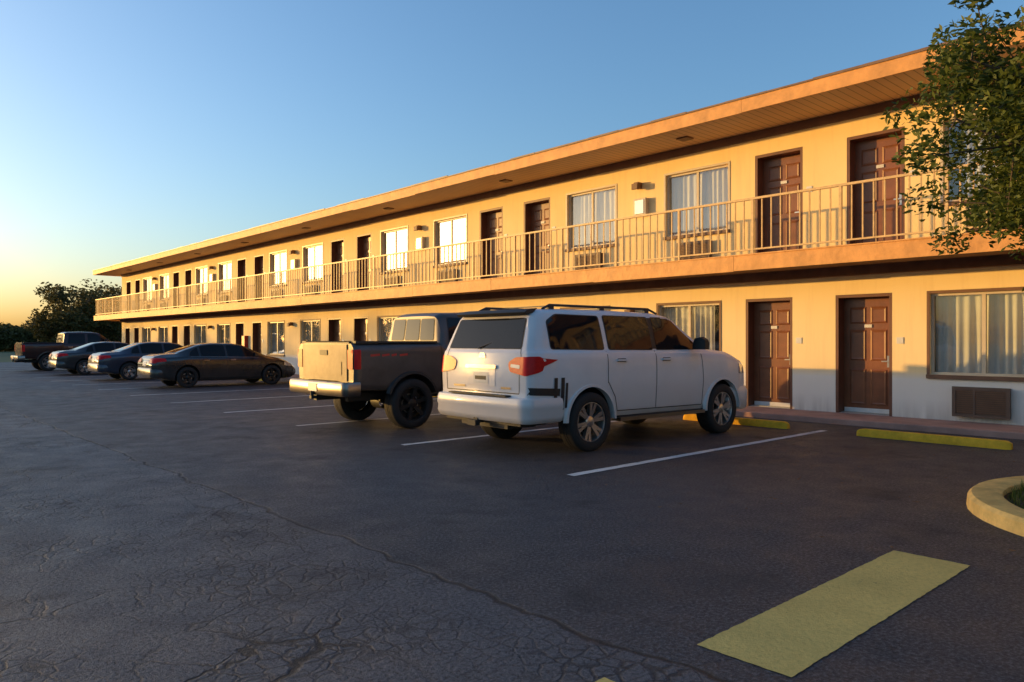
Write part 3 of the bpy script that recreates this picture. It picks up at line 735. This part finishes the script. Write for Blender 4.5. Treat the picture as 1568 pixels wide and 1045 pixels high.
def make_truck(name,loc,rz,paint,tail,rim='blackalloy',lift=0.06):
    z=lift
    sp=dict(L=5.85,wheels=(1.14,4.85),R=.43,arch=.50,track=1.02,tw=.15,paint=paint,rim=rim,spokes=6,twin=False,flare=1,fall=.3,
      top=[(0,1.40+z),(1.72,1.42+z),(1.80,1.43+z),(1.86,1.90+z),(2.0,1.965+z),(2.6,1.985+z),(3.2,1.97+z),(3.5,1.91+z),(4.15,1.42+z),(4.3,1.37+z),(5.0,1.34+z),(5.5,1.28+z),(5.75,1.18+z),(5.85,1.0+z)],
      sh=[(0,1.36+z),(1.74,1.37+z),(1.80,1.33+z),(3.9,1.31+z),(4.4,1.27+z),(5.5,1.18+z),(5.85,.9+z)],
      bot=[(0,.62+z),(.6,.60+z),(1.7,.50+z),(4.9,.48+z),(5.85,.50+z)],
      hw=[(0,.95),(.03,.975),(.12,.99),(5.2,.99),(5.6,.95),(5.85,.86)],
      rw=[(0,.88),(1.74,.88),(1.86,.73),(3.2,.74),(4.2,.78),(5.3,.84),(5.85,.7)],
      rear=[(.3,.02),(2,.0)],front=[(.4,.06),(.7,0),(1.3,.06)],boxcuts=[(.07,1.66,-.80,.80,.95+z,1.7+z)])
    c=Car(name,loc,rz,sp)
    c.window([(1.98,1.375+z),(2.78,1.36+z),(2.78,1.86+z),(2.06,1.86+z)],'R',True)
    c.window([(2.90,1.36+z),(3.90,1.35+z),(3.84,1.44+z),(3.42,1.80+z),(3.30,1.855+z),(2.90,1.865+z)],'R',True)
    for (a,b) in ((-.68,-.27),(-.22,.22),(.27,.68)): c.window([(a,1.46+z),(b,1.46+z),(b*.94,1.84+z),(a*.94,1.84+z)],'rear')
    c.window([(-.74,1.46+z),(.74,1.46+z),(.66,1.90+z),(-.66,1.90+z)],'front')
    c.pan('tailgate',[(-.76,.78+z),(.76,.78+z),(.76,1.385+z),(-.76,1.385+z)],'rear',tail,.018,1)
    c.pan('tailgate',[(-.60,.88+z),(.60,.88+z),(.60,1.10+z),(-.60,1.10+z)],'rear',tail,.026,1)
    c.pan('tailgate_handle',[(-.13,1.20+z),(.13,1.20+z),(.13,1.29+z),(-.13,1.29+z)],'rear','plastic',.03,1)
    for s_ in (-1,1):
        c.line('panel_gaps',[(s_*.77,.76+z),(s_*.77,1.39+z)],.016,'rear','plastic',.006)
        c.pan('tail_lights',[(s_*.79,.98+z),(s_*.95,.98+z),(s_*.95,1.30+z),(s_*.79,1.30+z)],'rear','red',.02,1,step=.04)
        c.pan('head_lights',[(s_*.55,.95+z),(s_*.88,.95+z),(s_*.88,1.18+z),(s_*.6,1.18+z)],'front','clear',.01,1)
    c.pan('tail_lights',[(.015,.98+z),(.12,.98+z),(.12,1.30+z),(.015,1.30+z)],'R','red',.012,1,True,step=.04)
    for x in (1.76,): c.line('panel_gaps',[(x,.56+z),(x,1.40+z)],.03,'R','plastic',both=True)
    for x in (2.84,3.90): c.line('panel_gaps',[(x,.58+z),(x,1.31+z)],.012,'R','plastic',both=True)
    c.line('panel_gaps',[(1.80,.60+z),(4.2,.58+z)],.012,'R','plastic',both=True)
    if paint=='p_grey':
        for a,b in ((.30,.48),(.52,.66),(.70,.80),(.86,1.02)): c.line('side_decal',[(a,1.20+z),(b,1.215+z)],.035,'R','fire',.003,both=True)
    for x in (1.98,2.98): c.pan('door_handles',[(x,1.17+z),(x+.22,1.17+z),(x+.22,1.22+z),(x,1.22+z)],'R','chrome',.02,1,True)
    c.sweep('rear_bumper','chrome',rear_path(.97,-.17,.08,.12),[(0,.54+z),(.02,.58+z),(.02,.74+z),(0,.77+z),(-.10,.77+z),(-.10,.54+z)])
    mb=c.add('hitch',['plastic','amber']); mb.box(-.17,.4,-.05,.05,.44+z,.53+z,0); mb.box(-.26,-.16,-.035,.035,.47+z,.52+z,0); mb.tube([(-.23,0,.52+z),(-.23,0,.60+z)],[.03,.03],10,0); mb.box(-.18,.2,-.42,.42,.70+z,.775+z,0); mb.box(-.225,-.221,-.15,.15,.60+z,.73+z,1)
    mb.box(.2,5.2,-.45,-.35,.42+z,.56+z,0); mb.box(.2,5.2,.35,.45,.42+z,.56+z,0); mb.tube([(1.14,-.8,.43),(1.14,.8,.43)],[.05,.05],10,0); mb.tube([(1.14,-.14,.43),(1.14,.14,.43)],[.15,.15],12,0)
    fp=[(5.85-x,-y) for x,y in rear_path(.93,-.05,.25,.5)]
    c.sweep('front_bumper','chrome',fp,[(0,.52+z),(.02,.56+z),(.02,.76+z),(-.08,.78+z),(-.08,.52+z)])
    c.pan('grille',[(-.5,.86+z),(.5,.86+z),(.5,1.20+z),(-.5,1.20+z)],'front','plastic',.012,1)
    c.flare('plastic' if paint=='p_grey' else paint,.06,.02)
    mb=c.add('bed_rails',['plastic'])
    for s_ in (-1,1): mb.box(.06,1.70,min(s_*.80,s_*.93),max(s_*.80,s_*.93),1.405+z,1.44+z,0)
    mb.box(.02,.075,-.78,.78,1.395+z,1.425+z,0)
    mb=c.add('mirrors',['plastic'])
    for s_ in (-1,1):
        mb.box(3.66,3.80,min(s_*.98,s_*1.26),max(s_*.98,s_*1.26),1.38+z,1.62+z,0)
    c.finish(); return c
make_truck('grey_pickup_truck',(6.25,11.60,0),0,'p_grey','p_tailgate')
make_truck('maroon_pickup_truck',(7.0,44.3,0),0,'p_maroon','p_maroon','alloy',0)
def make_sedan(name,loc,rz,paint,rim,v=0,H=1.44):
    k=H/1.44
    sp=dict(L=4.85,wheels=(1.05,3.85),R=.335,arch=.385,track=.925,tw=.115,paint=paint,rim=rim,spokes=5,flare=1,fall=.6,
      top=[(0,.95),(.06,1.02),(.3,1.07),(.75,1.10),(1.15,1.25),(1.6,1.40*k),(2.0,H),(2.6,1.43*k),(2.95,1.37*k),(3.75,1.00),(4.2,.92),(4.6,.80),(4.85,.62)],
      sh=[(0,.90),(.4,.96),(1.0,.985),(2.5,.95),(3.6,.90),(4.2,.84),(4.6,.72),(4.85,.54)],
      bot=[(0,.36),(.5,.24),(1,.20),(4,.19),(4.6,.20),(4.85,.28)],
      hw=[(0,.74),(.05,.80),(.15,.86),(.4,.90),(.9,.915),(4.0,.91),(4.4,.87),(4.7,.76),(4.85,.62)],
      rw=[(0,.62),(.75,.68),(1.6,.60),(2.9,.62),(3.75,.70),(4.5,.62),(4.85,.45)],
      rear=[(.25,.10),(.45,0),(.75,0),(1.0,.08)],front=[(.2,.06),(.4,0),(.7,.06)])
    c=Car(name,loc,rz,sp)
    c.window([(1.12,1.03),(1.42,1.02),(1.42,1.30*k),(1.20,1.16*k)],'R',True)
    c.window([(1.50,1.02),(2.28,1.0),(2.28,1.36*k),(1.78,1.37*k),(1.50,1.32*k)],'R',True)
    c.window([(2.36,1.0),(3.42,.97),(3.36,1.03),(2.98,1.28*k),(2.80,1.34*k),(2.36,1.36*k)],'R',True)
    c.window([(-.62,1.13),(.62,1.13),(.52,1.36*k),(-.52,1.36*k)],'rear')
    c.window([(-.62,1.06),(.62,1.06),(.52,1.35*k),(-.52,1.35*k)],'front')
    for x in (1.46,2.32,3.42): c.line('panel_gaps',[(x,.36),(x,.94)],.010,'R','plastic',both=True)
    c.line('panel_gaps',[(1.46,.34),(3.42,.33)],.010,'R','plastic',both=True)
    c.line('window_chrome',[(1.15,1.0),(3.42,.945)],.014,'R','chrome',.006,both=True)
    for x in (1.56,2.42): c.pan('door_handles',[(x,.86),(x+.18,.86),(x+.18,.89),(x,.89)],'R','chrome',.02,1,True)
    for s_ in (-1,1):
        c.pan('tail_lights',[(s_*.42,.82),(s_*.84,.80),(s_*.82,.96),(s_*.46,.95)],'rear','red',.010,1,step=.04)
        c.pan('head_lights',[(s_*.45,.62),(s_*.76,.64),(s_*.72,.74),(s_*.45,.70)],'front','clear',.01,1,step=.04)
    c.pan('tail_lights',[(.08,.82),(.42,.86),(.38,.95),(.10,.95)],'R','red',.008,1,True,step=.04)
    c.pan('head_lights',[(4.3,.66),(4.65,.62),(4.62,.70),(4.3,.78)],'R','clear',.008,1,True,step=.04)
    c.pan('number_plate',[(-.17,.70),(.17,.70),(.17,.84),(-.17,.84)],'rear','amber',.01)
    c.pan('rear_valance',[(-.6,.28),(.6,.28),(.6,.38),(-.6,.38)],'rear','plastic',.01,1)
    c.pan('grille',[(-.4,.34),(.4,.34),(.36,.56),(-.36,.56)],'front','plastic',.01,1)
    c.sweep('rear_bumper',paint,rear_path(.86,-.02,.22,.5),[(0,.34),(.015,.40),(.015,.58),(-.02,.64),(-.10,.64),(-.10,.34)])
    mb=c.add('mirrors',[paint])
    for s_ in (-1,1):
        rows=[]
        for t,sc in ((0,.4),(.3,.9),(.8,1),(1,.7)):
            y=s_*(.88+.2*t); rows.append([(3.22-.05*sc,y,.99),(3.22+.07*sc,y,.99),(3.22+.06*sc,y,.99+.10*sc),(3.22-.05*sc,y,.99+.13*sc)])
        mb.grid(rows,0,close=True); mb.quad(rows[-1],0); mb.quad(rows[0],0)
    c.finish(); return c
make_sedan('black_sedan',(7.45,25.6,0),R(-1),'p_black','blackalloy')
make_sedan('blue_sedan',(7.45,31.9,0),0,'p_blue','alloy',H=1.47)
make_sedan('slate_sedan',(7.3,38.1,0),R(1),'p_slate','alloy',H=1.47)

# ---------------------------------------------------------------- trees
def leaves(mb,centers,n,spread,size,mi=1,flat=.7,aspect=.5):
    C=np.array(centers); K=len(C)*n
    cc=np.repeat(C[:,:3],n,0); ss=np.repeat(C[:,3],n)
    p=rng.normal(0,1,(K,3)); l=np.linalg.norm(p,axis=1,keepdims=True); p/=np.maximum(1.,l/1.6); p*=spread*ss[:,None]; p[:,2]*=flat
    a=rng.normal(0,1,(K,3)); a[:,2]*=.6; a/=np.linalg.norm(a,axis=1,keepdims=True)
    b=np.cross(a,rng.normal(0,1,(K,3))); b/=np.linalg.norm(b,axis=1,keepdims=True)
    ln=(size*rng.uniform(.6,1.3,K))[:,None]; wd=ln*aspect; c=cc+p
    V=np.stack([c-a*ln*.5,c+b*wd*.5,c+a*ln*.5,c-b*wd*.5],1).reshape(-1,3)
    b0=len(mb.v); mb.v+=V.tolist()
    mb.f+=[(b0+4*i,b0+4*i+1,b0+4*i+2,b0+4*i+3) for i in range(K)]; mb.m+=[mi]*K
def tree(name,loc,H,crown_r,crown_z0,trunk_r,nlimb,nclump,nleaf,size,spread,mat,seed=1,as_mb=None,lo=.62,aspect=.5,jit=.13):
    r=np.random.default_rng(seed); mb=as_mb or MB(); ox,oy,oz=loc if as_mb else (0,0,0)
    tz=crown_z0+.25*(H-crown_z0)
    pts=[(ox,oy,oz-.05),(ox+.05,oy,oz+tz*.35),(ox-.06,oy+.05,oz+tz*.7),(ox,oy+.02,oz+tz)]
    mb.tube(pts,[trunk_r*1.35,trunk_r,trunk_r*.85,trunk_r*.6],10,0)
    cen=[]
    zc=(H+crown_z0)/2; hz=(H-crown_z0)/2
    for i in range(nlimb):
        a=2*math.pi*(i+r.uniform(-.3,.3))/nlimb*1.0+i*1.3; u=r.uniform(-.95,.95); rad=crown_r*math.sqrt(max(.05,1-u*u*.7))*r.uniform(lo,.98)
        end=np.array((ox+math.cos(a)*rad,oy+math.sin(a)*rad,oz+zc+u*hz)); st=np.array((ox,oy,oz+tz*r.uniform(.55,1.)))
        mid=(st+end)/2+np.array((0,0,.12*(H-crown_z0)*r.uniform(.0,1)))
        q=[tuple(st*(1-t)**2+mid*2*t*(1-t)+end*t*t) for t in np.linspace(0,1,6)]
        mb.tube(q,list(np.linspace(trunk_r*.42,trunk_r*.07,6)),6,0)
        for j in range(nclump):
            t=r.uniform(.45,1.03); c=st*(1-t)**2+mid*2*t*(1-t)+end*t*t+r.normal(0,1,3)*crown_r*jit
            mb.tube([q[min(5,int(t*5))],tuple(c)],[trunk_r*.08,trunk_r*.03],4,0)
            cen.append((*c,r.uniform(.6,1.3)))
    leaves(mb,cen,nleaf,spread,size,1,aspect=aspect)
    if as_mb is None: return mb.obj(name,['bark',mat],None,recalc=False,loc=loc)
tree('oak_tree',(21.8,88,0),7.4,4.2,1.3,.32,18,8,70,.36,.70,'leaf_far',3)
tree('oak_tree',(17.3,84,0),6.6,3.3,1.1,.28,16,8,70,.36,.60,'leaf_far',4)
tree('oak_tree',(28.5,98,0),8.2,5.0,1.5,.3,18,8,70,.40,.75,'leaf_far',5)
dm=MB()
t=-60.; i=0
while t<150:
    h=(max(5.6,min(11,9.48-.122*t)))*random.uniform(1.0,1.10)  # unseen stretch added, heights shaped to block low sun off the lower wall
    x,y=-43+.82*t+random.uniform(-1,1),87+.57*t+random.uniform(-2,2)
    sp_=1.0
    if t>62: h=random.uniform(3.0,4.6); sp_=.7
    tree('',(x,y,0),h,h*.5,.1,.2,10,6,34,.50,sp_,'leaf_far',50+i,as_mb=dm); t+=h*.40; i+=1
dm.obj('tree_line_and_sun_blocker',['bark','leaf_far'],None,recalc=False)
tree('shade_tree',(8.1,.30,.07),4.75,2.3,2.25,.11,96,12,150,.070,.17,'leaf_near',11,lo=.70,aspect=.42,jit=.10)
